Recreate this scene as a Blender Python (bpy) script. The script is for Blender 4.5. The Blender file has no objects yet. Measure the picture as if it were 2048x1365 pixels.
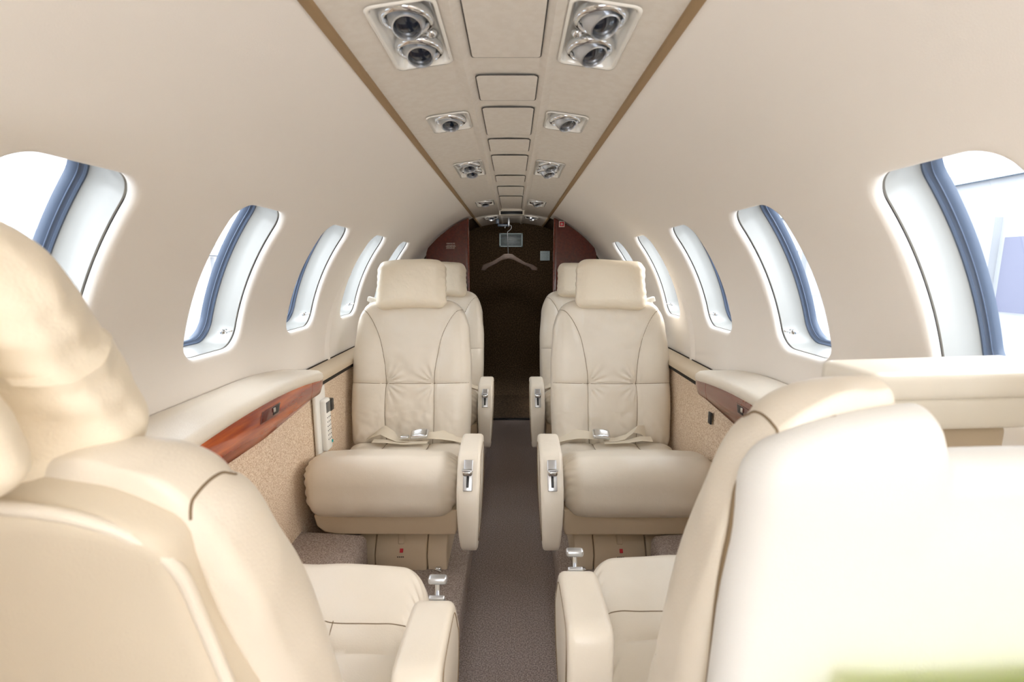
import bpy, bmesh, math, random
import numpy as np
from mathutils import Vector, Matrix, noise
from mathutils.bvhtree import BVHTree
random.seed(4)
SC = bpy.context.scene
COL = SC.collection
EYE = 1.10                       # eye height above the aisle carpet
# ------------------------------------------------------------------ camera
FPX = 940.0
PITCH = math.atan(145 / FPX)
CAMX = 0.015
cam_d = bpy.data.cameras.new('camera')
cam_d.sensor_width = 36
cam_d.lens = FPX * 36 / 2048
cam_d.clip_start = 0.02
cam_d.dof.use_dof = True
cam_d.dof.focus_distance = 2.5
cam_d.dof.aperture_fstop = 6.3
cam = bpy.data.objects.new('camera', cam_d)
COL.objects.link(cam)
cam.location = (CAMX, 0, EYE)
cam.rotation_euler = (math.pi / 2 - PITCH, 0, math.radians(0.18))
SC.camera = cam
# ------------------------------------------------------------------ world and lights
w = bpy.data.worlds.new('overcast_sky')
SC.world = w
w.use_nodes = True
bg = w.node_tree.nodes['Background']
bg.inputs[0].default_value = (0.91, 0.955, 1.0, 1)
bg.inputs[1].default_value = 4.6
SC.view_settings.view_transform = 'Standard'
SC.view_settings.look = 'None'
SC.view_settings.gamma = 1
SC.view_settings.exposure = 0.78
SC.cycles.max_bounces = 10
SC.cycles.diffuse_bounces = 6
SC.cycles.use_denoising = True


def area(name, loc, rot, sx, sy, power, color=(1, 1, 1), portal=False):
    d = bpy.data.lights.new(name, 'AREA')
    d.shape = 'RECTANGLE'
    d.size, d.size_y = sx, sy
    d.energy = power
    d.color = color
    if portal:
        d.cycles.is_portal = True
    o = bpy.data.objects.new(name, d)
    COL.objects.link(o)
    o.location = loc
    o.rotation_euler = rot
    return o


# added lamps standing in for daylight from entry door and cockpit behind the camera
area('entry_door_light_standin', (-0.66, -1.05, 1.0), (math.radians(90), 0, math.radians(-70)), 0.6, 1.0, 3.2, (0.98, 0.985, 1))
area('cockpit_light_standin', (0.0, -1.15, 1.0), (math.radians(90), 0, 0), .5, .7, 1.6, (0.96, 0.98, 1))
area('added_bounce_fill', (0.1, -0.55, 0.9), (math.pi, 0, 0), .3, .3, 6.5, (.95, .975, 1))  # added fill aimed up to bounce off the ceiling, no real fixture
sun_d = bpy.data.lights.new('hazy_sun', 'SUN')
sun_d.energy = 5
sun_d.angle = math.radians(55)
sun_d.color = (1.0, .84, .68)
sun_o = bpy.data.objects.new('hazy_sun', sun_d)
COL.objects.link(sun_o)
sun_o.rotation_euler = (math.radians(-6), math.radians(72), 0)      # low from the right
area('added_vestibule_fill', (0, 3.26, EYE + .33), (math.radians(25), 0, 0), .3, .08, 1.1, (1, .95, .88))  # added fill to lift the dark aft bulkhead, no real fixture

# ------------------------------------------------------------------ materials


def lin(c):
    return tuple(((v / 255) / 12.92 if v / 255 <= .04045 else ((v / 255 + .055) / 1.055) ** 2.4) for v in c) + (1,)


MATS = {}


def mat(name, rgb, rough=.5, metal=0, bump=None, coat=0, var=None, spec=.5, bump_strength=.2, stretch=None):
    """bump = list of (scale, distance); var = (rgb2, scale, lo, hi)"""
    m = bpy.data.materials.new(name)
    m.use_nodes = True
    nt = m.node_tree
    p = nt.nodes['Principled BSDF']
    p.inputs['Base Color'].default_value = lin(rgb)
    p.inputs['Roughness'].default_value = rough
    p.inputs['Metallic'].default_value = metal
    p.inputs['Coat Weight'].default_value = coat
    p.inputs['Coat Roughness'].default_value = .08
    p.inputs['Specular IOR Level'].default_value = spec
    tc = nt.nodes.new('ShaderNodeTexCoord')
    src = tc.outputs['Object']
    if stretch:
        mp = nt.nodes.new('ShaderNodeMapping')
        mp.inputs['Scale'].default_value = stretch
        nt.links.new(src, mp.inputs[0])
        src2 = mp.outputs[0]
    else:
        src2 = src
    if var:
        n = nt.nodes.new('ShaderNodeTexNoise')
        n.inputs['Scale'].default_value = var[1]
        n.inputs['Detail'].default_value = 5
        nt.links.new(src2, n.inputs['Vector'])
        r = nt.nodes.new('ShaderNodeValToRGB')
        r.color_ramp.elements[0].position = var[2]
        r.color_ramp.elements[0].color = lin(rgb)
        r.color_ramp.elements[1].position = var[3]
        r.color_ramp.elements[1].color = lin(var[0])
        nt.links.new(n.outputs[0], r.inputs[0])
        nt.links.new(r.outputs[0], p.inputs['Base Color'])
    if bump:
        prev = None
        for sc_, dist in bump:
            n = nt.nodes.new('ShaderNodeTexNoise')
            n.inputs['Scale'].default_value = sc_
            n.inputs['Detail'].default_value = 3
            nt.links.new(src, n.inputs['Vector'])
            b = nt.nodes.new('ShaderNodeBump')
            b.inputs['Strength'].default_value = bump_strength
            b.inputs['Distance'].default_value = dist
            nt.links.new(n.outputs[0], b.inputs['Height'])
            if prev:
                nt.links.new(prev, b.inputs['Normal'])
            prev = b.outputs[0]
        nt.links.new(prev, p.inputs['Normal'])
    MATS[name] = m
    return m


LEATHER = mat('cream_leather', (226, 217, 202), .31, bump=[(9, .012), (420, .0012)], var=((232, 224, 211), 5, .35, .7), bump_strength=.3)
LEATHER_HR = mat('soft_cream_leather', (240, 229, 209), .42, bump=[(14, .02), (420, .0012)], bump_strength=.35)
SHELL_L = mat('ivory_seat_shell', (214, 203, 184), .5, bump=[(500, .0008)], bump_strength=.3)
VINYL = mat('beige_vinyl', (206, 190, 166), .55, bump=[(600, .001)], bump_strength=.35)
SEAM = mat('stitch_seam', (128, 108, 82), .8)
LINER = mat('ultrasuede_liner', (244, 239, 233), .85, bump=[(700, .0008)], bump_strength=.3, spec=.2)
STRIPM = mat('overhead_vinyl', (224, 217, 207), .6, bump=[(500, .001)], bump_strength=.3, var=((228, 222, 213), 60, .4, .6))
EDGEM = mat('tan_edge_band', (158, 132, 98), .7, bump=[(500, .001)])
GAP = mat('dark_gap', (40, 33, 26), .8)
REVEAL = mat('grey_gloss_reveal', (158, 158, 155), .3, coat=.2)
GASKET = mat('blue_grey_gasket', (80, 92, 112), .3)
DARKLINE = mat('shade_slot', (28, 36, 58), .4)
CHROME = mat('polished_metal', (225, 228, 232), .12, metal=1)
STEEL = mat('brushed_steel', (120, 122, 126), .35, metal=.8)
SATIN = mat('satin_metal', (208, 211, 216), .3, metal=.9)
BLACK = mat('black_plastic', (24, 26, 30), .3)
LENS = mat('blue_black_lens', (10, 24, 42), .06, coat=1)
WHITE = mat('white_plastic', (238, 238, 234), .35)
IVORY = mat('ivory_plastic', (236, 231, 220), .35, coat=.2)
RED = mat('red_print', (196, 20, 44), .5)
PRINT = mat('dark_print', (70, 60, 52), .6)
WPRINT = mat('pale_print', (225, 215, 205), .6)
TEAL = mat('teal_button', (40, 180, 180), .4)
SCREEN = mat('grey_screen', (92, 94, 96), .2)
LIME = mat('lime_cloth', (228, 252, 60), .8, bump=[(300, .002)])
HANGER = mat('brown_hanger_wood', (70, 55, 47), .45, var=((88, 70, 60), 30, .4, .7))
BLUEM = mat('blue_grey_bracket', (66, 78, 94), .4)
PLACARD = mat('pale_blue_placard', (178, 196, 200), .5)
BELT = mat('beige_webbing', (226, 216, 197), .75, bump=[(900, .001)])
CARPET_W = mat('tan_wall_carpet', (208, 180, 150), .95, bump=[(220, .006)], var=((250, 234, 214), 280, .36, .64), bump_strength=.8, spec=.1)
CARPET_F = mat('taupe_carpet', (150, 136, 128), .95, bump=[(420, .005)], var=((192, 179, 171), 250, .4, .62), bump_strength=.7, spec=.1)
CARPET_A = mat('brown_aisle_carpet', (122, 110, 106), .95, bump=[(420, .005)], var=((168, 155, 149), 250, .4, .62), bump_strength=.7, spec=.1)
CARPET_D = mat('dark_brown_bulkhead_carpet', (50, 39, 28), .95, bump=[(160, .005)], var=((92, 74, 54), 110, .40, .70), bump_strength=.7, spec=.1)
WOOD = mat('mahogany_veneer', (132, 44, 20), .25, coat=1, var=((214, 104, 38), 5, .40, .70), stretch=(4, .7, 7))
WOOD_D = mat('dark_mahogany', (84, 26, 18), .25, coat=1, var=((104, 38, 26), 90, .35, .7))
WOOD_R = mat('red_mahogany', (104, 42, 28), .25, coat=1, var=((128, 60, 42), 90, .35, .7))
APRON = mat('pale_concrete', (128, 129, 131), .9, var=((120, 122, 126), 1, .4, .6))
HANGAR = mat('white_cladding', (154, 156, 160), .8)
HDOOR = mat('lilac_door', (100, 102, 120), .8)
HBLUE = mat('pale_blue_cladding', (122, 134, 146), .8)

pane = bpy.data.materials.new('acrylic_pane')
pane.use_nodes = True
_n = pane.node_tree
_n.nodes.remove(_n.nodes['Principled BSDF'])
_t = _n.nodes.new('ShaderNodeBsdfTransparent')
_t.inputs[0].default_value = (.95, .97, .985, 1)
_g = _n.nodes.new('ShaderNodeBsdfGlossy')
_g.inputs['Roughness'].default_value = .03
_mx = _n.nodes.new('ShaderNodeMixShader')
_mx.inputs[0].default_value = .05
_n.links.new(_t.outputs[0], _mx.inputs[1])
_n.links.new(_g.outputs[0], _mx.inputs[2])
_n.links.new(_mx.outputs[0], _n.nodes['Material Output'].inputs[0])
PANE = pane

# ------------------------------------------------------------------ mesh helpers


def W(x, y, Y):
    """point at distance Y down the cabin that the photo shows at pixel x, y"""
    c, s = math.cos(PITCH), math.sin(PITCH)
    a, b = (x - 1027) / FPX, (682.5 - y) / FPX
    t = Y / (c + b * s)
    return Vector((a * t + CAMX, Y, (-s + b * c) * t + EYE))


def link(name, bm, m, parent=None, smooth=True, norm=True):
    me = bpy.data.meshes.new(name)
    if norm:
        bmesh.ops.recalc_face_normals(bm, faces=bm.faces)
    bm.to_mesh(me)
    bm.free()
    return link_me(name, me, m, parent, smooth)


def link_me(name, me, m, parent=None, smooth=True):
    me.materials.append(m)
    if smooth:
        me.polygons.foreach_set('use_smooth', [True] * len(me.polygons))
        try:
            me.set_sharp_from_angle(angle=math.radians(50))
        except Exception:
            pass
    o = bpy.data.objects.new(name, me)
    COL.objects.link(o)
    if parent:
        o.parent = parent
    return o


def thing(name, label, cat, loc=(0, 0, 0), group=None, rotz=0):
    o = bpy.data.objects.new(name, None)
    o.empty_display_size = .05
    COL.objects.link(o)
    o.location = loc
    o.rotation_euler = (0, 0, rotz)
    return tag(o, label, cat, group)


def tag(o, label, cat, group=None):
    o['label'] = label
    o['category'] = cat
    if group:
        o['group'] = group
    return o


def struct(o):
    o['kind'] = 'structure'
    return o


def np_mesh(name, V, F):
    me = bpy.data.meshes.new(name)
    me.from_pydata([tuple(v) for v in V], [], [tuple(f) for f in F])
    me.update()
    return me


def rbox(sx, sy, sz, r, nx, ny, nz):
    """rounded box centred on the origin (full sizes), returned as V, F"""
    s = np.array([sx, sy, sz]) / 2
    n = (nx, ny, nz)
    idx, V, F = {}, [], []

    def vid(i, j, k):
        key = (i, j, k)
        if key not in idx:
            idx[key] = len(V)
            V.append([i, j, k])
        return idx[key]
    for ax in range(3):
        u, v = (ax + 1) % 3, (ax + 2) % 3
        for side in (0, 1):
            for a in range(n[u]):
                for b in range(n[v]):
                    q = []
                    for da, db in ((0, 0), (1, 0), (1, 1), (0, 1)):
                        c = [0, 0, 0]
                        c[ax] = side * n[ax]
                        c[u], c[v] = a + da, b + db
                        q.append(vid(*c))
                    F.append(q if side else q[::-1])
    V = np.array(V, float)
    for a in range(3):
        V[:, a] = (V[:, a] / n[a] * 2 - 1) * s[a]
    r = min(r, *(s * .999))
    q = np.clip(V, -(s - r), s - r)
    d = V - q
    L = np.linalg.norm(d, axis=1)
    L[L == 0] = 1
    V = q + d / L[:, None] * r
    return V, F


def add_box(bm, c, s, bevel=0, rot=None, seg=2):
    M = Matrix.Translation(Vector(c))
    if rot:
        M = M @ rot.to_4x4()
    M = M @ Matrix.Diagonal((s[0], s[1], s[2], 1))
    r = bmesh.ops.create_cube(bm, size=1, matrix=M)
    if bevel:
        es = list({e for v in r['verts'] for e in v.link_edges})
        bmesh.ops.bevel(bm, geom=es, offset=bevel, segments=seg, affect='EDGES', profile=.5)


def box(name, c, s, m, parent=None, bevel=.002, rot=None, seg=2):
    bm = bmesh.new()
    add_box(bm, c, s, bevel, rot, seg)
    return link(name, bm, m, parent)


def add_prism(bm, pts, axis, a0, a1, bevel=0, seg=3):
    """extrude a 2D outline along an axis ('x' takes (y,z), 'y' takes (x,z), 'z' takes (x,y))"""
    def P(p, a):
        return {'x': (a, p[0], p[1]), 'y': (p[0], a, p[1]), 'z': (p[0], p[1], a)}[axis]
    v0 = [bm.verts.new(P(p, a0)) for p in pts]
    v1 = [bm.verts.new(P(p, a1)) for p in pts]
    n = len(pts)
    f = [bm.faces.new(v0), bm.faces.new(v1[::-1])]
    for i in range(n):
        bm.faces.new((v0[i], v0[(i + 1) % n], v1[(i + 1) % n], v1[i]))
    if bevel:
        es = list({e for ff in f for e in ff.edges})
        bmesh.ops.recalc_face_normals(bm, faces=bm.faces)
        bmesh.ops.bevel(bm, geom=es, offset=bevel, segments=seg, affect='EDGES', profile=.5)


def add_tube(bm, pts, r, n=8, closed=False):
    pts = [Vector(p) for p in pts]
    N = len(pts)
    rings = []
    up = None
    for i, p in enumerate(pts):
        a = pts[(i - 1) % N] if (closed or i > 0) else p
        b = pts[(i + 1) % N] if (closed or i < N - 1) else p
        t = (b - a).normalized()
        if up is None:
            up = Vector((0, 0, 1)) if abs(t.z) < .9 else Vector((1, 0, 0))
        s = t.cross(up).normalized()
        u2 = s.cross(t).normalized()
        up = u2
        rr = r[i] if isinstance(r, (list, tuple)) else r
        rings.append([bm.verts.new(p + (s * math.cos(2 * math.pi * k / n) + u2 * math.sin(2 * math.pi * k / n)) * rr) for k in range(n)])
    M = N if closed else N - 1
    for i in range(M):
        A, B = rings[i], rings[(i + 1) % N]
        for k in range(n):
            bm.faces.new((A[k], A[(k + 1) % n], B[(k + 1) % n], B[k]))
    if not closed:
        bm.faces.new(rings[0][::-1])
        bm.faces.new(rings[-1])


def tube(name, pts, r, m, parent=None, n=8, closed=False):
    bm = bmesh.new()
    add_tube(bm, pts, r, n, closed)
    return link(name, bm, m, parent)


def add_lathe(bm, prof, M, n=32):
    """profile of (radius, height) revolved about the local z of matrix M"""
    rings = []
    for (r, h) in prof:
        if r < 1e-6:
            rings.append([bm.verts.new(M @ Vector((0, 0, h)))])
        else:
            rings.append([bm.verts.new(M @ Vector((r * math.cos(2 * math.pi * k / n), r * math.sin(2 * math.pi * k / n), h))) for k in range(n)])
    for A, B in zip(rings, rings[1:]):
        for k in range(n):
            a0, a1 = A[k % len(A)], A[(k + 1) % len(A)]
            b0, b1 = B[k % len(B)], B[(k + 1) % len(B)]
            vs = []
            for v in (a0, a1, b1, b0):
                if v not in vs:
                    vs.append(v)
            if len(vs) > 2:
                bm.faces.new(vs)


def ribbon(bm, pts, width, thick=.0016):
    """pts = list of (position, across-direction)"""
    rows = []
    for i, (p, a) in enumerate(pts):
        p, a = Vector(p), Vector(a).normalized()
        t = (Vector(pts[min(i + 1, len(pts) - 1)][0]) - Vector(pts[max(i - 1, 0)][0])).normalized()
        nrm = t.cross(a).normalized() * thick / 2
        h = a * width / 2
        rows.append([bm.verts.new(p - h - nrm), bm.verts.new(p + h - nrm), bm.verts.new(p + h + nrm), bm.verts.new(p - h + nrm)])
    for A, B in zip(rows, rows[1:]):
        for k in range(4):
            bm.faces.new((A[k], A[(k + 1) % 4], B[(k + 1) % 4], B[k]))
    bm.faces.new(rows[0][::-1])
    bm.faces.new(rows[-1])


def catmull(pts, n=10, closed=False):
    P = [Vector(p) for p in pts]
    N = len(P)
    out = []
    for i in range(N if closed else N - 1):
        if closed:
            p0, p1, p2, p3 = P[(i - 1) % N], P[i], P[(i + 1) % N], P[(i + 2) % N]
        else:
            p0, p1, p2, p3 = P[max(i - 1, 0)], P[i], P[i + 1], P[min(i + 2, N - 1)]
        for k in range(n):
            t = k / n
            out.append(.5 * ((2 * p1) + (-p0 + p2) * t + (2 * p0 - 5 * p1 + 4 * p2 - p3) * t * t + (-p0 + 3 * p1 - 3 * p2 + p3) * t ** 3))
    if not closed:
        out.append(P[-1])
    return out


def dist_poly(X, Z, poly):
    """distance of every point to a polyline, vectorised"""
    D = np.full(X.shape, 9.)
    for (a, b) in zip(poly, poly[1:]):
        ax, az, bx, bz = a[0], a[1], b[0], b[1]
        L = (bx - ax) ** 2 + (bz - az) ** 2
        t = np.clip(((X - ax) * (bx - ax) + (Z - az) * (bz - az)) / max(L, 1e-9), 0, 1)
        D = np.minimum(D, np.hypot(X - ax - t * (bx - ax), Z - az - t * (bz - az)))
    return D


def sstep(x, a, b):
    t = np.clip((x - a) / (b - a), 0, 1)
    return t * t * (3 - 2 * t)


def project_tube(bm, bvh, pts, d, r=.0009, off=.0003):
    out = []
    for p in pts:
        hit = bvh.ray_cast(Vector(p) - Vector(d) * .6, Vector(d))
        if hit[0] is not None:
            out.append(hit[0] - Vector(d) * off)
    if len(out) > 2:
        add_tube(bm, out, r, 5)


def bvh_of(V, F):
    return BVHTree.FromPolygons([Vector(v) for v in V], F)


def nz(V, sc, seed=0.):
    return np.array([noise.noise(Vector((v[0] * sc + seed, v[1] * sc, v[2] * sc))) for v in V])


# ------------------------------------------------------------------ cabin shell
R, ZC = .73, EYE - .34
Y0, Y1 = -1.25, 3.30
WIN = [.655 + .474 * k for k in range(5)]
WHW, TH0, TH1 = .108, math.radians(49.6), math.radians(79.6)
THA, THB = math.radians(18.5), math.radians(94)


def shell_pt(side, th, y, r=R):
    return Vector((side * r * math.sin(th), y, ZC + r * math.cos(th)))


def hole(cy, hw, t0, t1, rad, n=16):
    """rounded-rectangle outline in (y, theta) space, plus matching points on the cell outline"""
    s0, s1 = t0 * R, t1 * R
    out = []
    for (cx, cs, a0) in ((cy + hw - rad, s1 - rad, 0), (cy - hw + rad, s1 - rad, 90), (cy - hw + rad, s0 + rad, 180), (cy + hw - rad, s0 + rad, 270)):
        for k in range(n + 1):
            a = math.radians(a0 + 90 * k / n)
            out.append((cx + rad * math.cos(a), (cs + rad * math.sin(a)) / R))
    # densify straight parts
    res = []
    for i, p in enumerate(out):
        q = out[(i + 1) % len(out)]
        res.append(p)
        L = math.hypot(q[0] - p[0], (q[1] - p[1]) * R)
        m = int(L / .012)
        for k in range(1, m):
            res.append((p[0] + (q[0] - p[0]) * k / m, p[1] + (q[1] - p[1]) * k / m))
    return res


def build_wall(side):
    bm = bmesh.new()

    def grid(ya, yb, ta, tb, ny, nt):
        vs = [[bm.verts.new(shell_pt(side, ta + (tb - ta) * j / nt, ya + (yb - ya) * i / ny)) for j in range(nt + 1)] for i in range(ny + 1)]
        for i in range(ny):
            for j in range(nt):
                bm.faces.new((vs[i][j], vs[i + 1][j], vs[i + 1][j + 1], vs[i][j + 1]))
    ya = WIN[0] - .237
    yb = WIN[-1] + .237
    grid(Y0, ya, THA, THB, 20, 48)
    grid(yb, Y1, THA, THB, 12, 48)
    for cy in WIN:
        H = hole(cy, WHW, TH0, TH1, .052)
        O = []
        cth = (TH0 + TH1) / 2
        for (y, t) in H:          # cast outwards from the window centre to the cell outline
            dy, dt = y - cy, (t - cth) * R
            ks = []
            if abs(dy) > 1e-9:
                ks.append(.237 / abs(dy))
            if dt > 1e-9:
                ks.append((THB - cth) * R / dt)
            if dt < -1e-9:
                ks.append((cth - THA) * R / -dt)
            k = min(ks)
            O.append([cy + dy * k, cth + dt * k / R])
        for cyy, ct in ((cy + .237, THB), (cy - .237, THB), (cy - .237, THA), (cy + .237, THA)):
            i = min(range(len(O)), key=lambda q: math.hypot(O[q][0] - cyy, (O[q][1] - ct) * R))
            O[i] = [cyy, ct]
        rings = []
        # rolled rim into the opening
        for (gr, dr) in ((.0, .016), (.0005, .011), (.003, .0045), (.007, .0012), (.013, 0)):
            ring = []
            for (y, t), (oy, ot) in zip(H, O):
                d = math.hypot(oy - y, (ot - t) * R)
                f = gr / d
                ring.append(bm.verts.new(shell_pt(side, t + (ot - t) * f, y + (oy - y) * f, R + dr)))
            rings.append(ring)
        for q in range(1, 15):
            f = (q / 14) ** 1.3
            ring = []
            for (y, t), (oy, ot) in zip(H, O):
                d = math.hypot(oy - y, (ot - t) * R)
                f0 = .013 / d
                ff = f0 + (1 - f0) * f
                ring.append(bm.verts.new(shell_pt(side, t + (ot - t) * ff, y + (oy - y) * ff)))
            rings.append(ring)
        n = len(H)
        for A, B in zip(rings, rings[1:]):
            for k in range(n):
                bm.faces.new((A[k], A[(k + 1) % n], B[(k + 1) % n], B[k]))
    bmesh.ops.remove_doubles(bm, verts=bm.verts, dist=.0004)
    # opaque outer skin ring so daylight only enters by the openings
    o = link('wall_left' if side < 0 else 'wall_right', bm, LINER)
    o.data.set_sharp_from_angle(angle=math.radians(75))
    return struct(o)


for side in (-1, 1):
    build_wall(side)


def build_window(side, cy, num):
    e = bpy.data.objects.new('window_%d' % num, None)
    COL.objects.link(e)
    struct(e)
    e.location = shell_pt(side, (TH0 + TH1) / 2, cy)
    inv = Matrix.Translation(-e.location)

    def loft(name, stations, m, closed_end=False):
        bm = bmesh.new()
        rings = []
        for (grow, dr, rad) in stations:
            H = hole(cy, WHW + grow, TH0 - grow / R, TH1 + grow / R, rad)
            rings.append([bm.verts.new(inv @ shell_pt(side, t, y, R + dr)) for (y, t) in H])
        n = min(len(r) for r in rings)
        for A, B in zip(rings, rings[1:]):
            if len(A) == len(B):
                for k in range(n):
                    bm.faces.new((A[k], A[(k + 1) % n], B[(k + 1) % n], B[k]))
        if closed_end:
            bm.faces.new(rings[-1])
        return link(name, bm, m, e)

    def loft2(name, stations, m, cap=False):
        # same outline scaled so every ring has the same number of points
        bm = bmesh.new()
        H = hole(cy, WHW, TH0, TH1, .052)
        cth = (TH0 + TH1) / 2
        hh = (TH1 - TH0) / 2 * R
        rings = []
        for (grow, dr) in stations:
            ky, kt = (WHW + grow) / WHW, (hh + grow) / hh
            rings.append([bm.verts.new(inv @ shell_pt(side, cth + (t - cth) * kt, cy + (y - cy) * ky, R + dr)) for (y, t) in H])
        n = len(H)
        for A, B in zip(rings, rings[1:]):
            for k in range(n):
                bm.faces.new((A[k], A[(k + 1) % n], B[(k + 1) % n], B[k]))
        if cap:
            c = bm.verts.new(inv @ shell_pt(side, cth, cy, R + stations[-1][1]))
            for k in range(n):
                bm.faces.new((rings[-1][k], rings[-1][(k + 1) % n], c))
        return link(name, bm, m, e)
    loft2('shade_slot', [(.003, .014), (.010, .015), (.010, .0195), (.003, .020)], DARKLINE)
    loft2('reveal', [(.001, .0185), (-.001, .020), (.001, .045), (.000, .070), (-.004, .078)], REVEAL)
    loft2('gasket', [(-.003, .0775), (-.006, .078), (-.0075, .081), (-.006, .083), (-.008, .086), (-.0105, .087), (-.009, .090), (-.012, .094), (-.0125, .104)], GASKET)
    loft2('pane', [(-.010, .0955), (-.016, .0955)], PANE, cap=True)
    # small shade peg at the lower far corner
    k = shell_pt(side, TH1 - .055, cy + WHW - .03, R + .03) - e.location
    bm = bmesh.new()
    d = Vector((-side, 0, .1)).normalized()
    z = Vector((0, 0, 1)).rotation_difference(d).to_matrix().to_4x4()
    add_lathe(bm, [(0, -.012), (.0022, -.012), (.0022, .014), (.0036, .015), (.0036, .021), (.0026, .023), (0, .023)], Matrix.Translation(k) @ z, 12)
    add_box(bm, k + d * .002, (.006, .022, .012), .001)
    link('shade_peg', bm, CHROME, e)
    # light portal helps sampling of the same sky
    ang = (TH0 + TH1) / 2
    p = shell_pt(side, ang, cy, R + .13)
    o = area('window_portal', p, (0, 0, 0), .24, .42, 1, portal=True)
    o.rotation_euler = (Vector((0, 0, -1)).rotation_difference(Vector((-side * math.sin(ang), 0, -math.cos(ang))))).to_euler()
    return e


n = 0
for side in (-1, 1):
    for cy in WIN:
        n += 1
        build_window(side, cy, n)

# outer fuselage skin that keeps daylight out between the windows (holes match the glazing)


def build_skin(side):
    bm = bmesh.new()
    ya, yb = WIN[0] - .237, WIN[-1] + .237
    rr = R + .102

    def grid(y0, y1, ta, tb, ny, nt):
        vs = [[bm.verts.new(shell_pt(side, ta + (tb - ta) * j / nt, y0 + (y1 - y0) * i / ny, rr)) for j in range(nt + 1)] for i in range(ny + 1)]
        for i in range(ny):
            for j in range(nt):
                bm.faces.new((vs[i][j], vs[i + 1][j], vs[i + 1][j + 1], vs[i][j + 1]))
    top, bot = math.radians(-.0), math.radians(112)
    grid(-.35, ya, top, bot, 1, 48)
    grid(yb, 4.3, top, bot, 1, 48)
    grid(ya, yb, top, TH0 - .005, 1, 20)
    grid(ya, yb, TH1 + .005, bot, 1, 12)
    edges = [ya] + [v for cy in WIN for v in (cy - WHW - .004, cy + WHW + .004)] + [yb]
    for i in range(0, len(edges), 2):
        grid(edges[i], edges[i + 1], TH0 - .005, TH1 + .005, 1, 10)
    o = link('trim_outer_skin_left' if side < 0 else 'trim_outer_skin_right', bm, WHITE)
    return struct(o)


for side in (-1, 1):
    build_skin(side)

# ------------------------------------------------------------------ ceiling strip
YE = 4.0
XE = .250


def strip_z(x):
    a = abs(x)
    z = EYE + .346 + .030 * (1 - (a / XE) ** 2)
    # two soft ribs either side of the hatch row
    z -= .010 * math.exp(-((a - .078) / .009) ** 2)
    return z


PSU_Y = [(.715, .915), (1.19, 1.315), (1.70, 1.94), (2.63, 2.83), (3.42, 3.56)]
PX0, PX1 = .099, .190


def build_ceiling():
    bm = bmesh.new()
    xs = sorted(set([round(-XE + 2 * XE * i / 60, 5) for i in range(61)] + [PX0, PX1, -PX0, -PX1]))
    ys = [Y0] + [v for p in PSU_Y for v in p] + [YE]
    yy = []
    for a, b in zip(ys, ys[1:]):
        m = max(1, int((b - a) / .06))
        yy += [a + (b - a) * k / m for k in range(m)]
    yy.append(YE)
    vs = [[bm.verts.new((x, y, strip_z(x))) for x in xs] for y in yy]
    for i in range(len(yy) - 1):
        ym = (yy[i] + yy[i + 1]) / 2
        inpsu = any(a < ym < b for a, b in PSU_Y)
        for j in range(len(xs) - 1):
            xm = (xs[j] + xs[j + 1]) / 2
            if inpsu and PX0 < abs(xm) < PX1:
                continue
            bm.faces.new((vs[i][j], vs[i][j + 1], vs[i + 1][j + 1], vs[i + 1][j]))
    struct(link('ceiling', bm, STRIPM))
    for s, nm in ((-1, 'trim_1'), (1, 'trim_2')):
        bm = bmesh.new()
        za = strip_z(XE)
        zw = ZC + math.sqrt(R * R - (XE + .001) ** 2)
        pts = [(s * (XE - .003), za + .0005), (s * (XE - .002), za - .006), (s * (XE + .004), za - .0085), (s * (XE + .0105), za - .0085), (s * (XE + .012), za + .006), (s * (XE - .003), za + .012)]
        add_prism(bm, pts, 'y', Y0, YE)
        struct(link(nm, bm, EDGEM))


build_ceiling()

# ------------------------------------------------------------------ floor
AXL, AXR = -.143, .167
SF = .085
FB = SF


def slab(name, x0, x1, y0, y1, z0, z1, m, bevel=0.004):
    return struct(box(name, ((x0 + x1) / 2, (y0 + y1) / 2, (z0 + z1) / 2), (x1 - x0, y1 - y0, z1 - z0), m, bevel=bevel))


slab('floor', AXL - .05, AXR + .05, Y0, 4.05, -.06, 0, CARPET_A, 0)
slab('trim_3', -.70, AXL, Y0, 3.34, -.06, SF, CARPET_F, .012)
slab('trim_4', AXR, .70, Y0, 3.34, -.06, SF, CARPET_F, .012)
# raised carpeted duct along each side wall
for s, nm in ((-1, 'trim_5'), (1, 'trim_6')):
    bm = bmesh.new()
    pts = [(s * .69, SF - .01), (s * .69, .25), (s * .60, .245), (s * .478, .236), (s * .466, .222), (s * .466, SF - .01)]
    add_prism(bm, pts, 'y', 1.02, 1.42)
    struct(link(nm, bm, CARPET_F))
slab('trim_13', -.62, .62, 3.34, 4.0, -.05, .004, CARPET_D, 0)
box('threshold_strip', ((AXL + AXR) / 2, 3.335, .004), (.30, .03, .008), BLACK)
tag(bpy.data.objects['threshold_strip'], 'thin black threshold strip across the far end of the aisle carpet', 'threshold')
# lower side walls, tan carpet
for s, nm in ((-1, 'wall_lower_left'), (1, 'wall_lower_right')):
    bm = bmesh.new()
    add_prism(bm, [(s * .74, EYE - .385), (s * .682, EYE - .385), (s * .678, .30), (s * .675, SF), (s * .74, SF)], 'y', Y0, 3.34)
    struct(link(nm, bm, CARPET_W))
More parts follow.
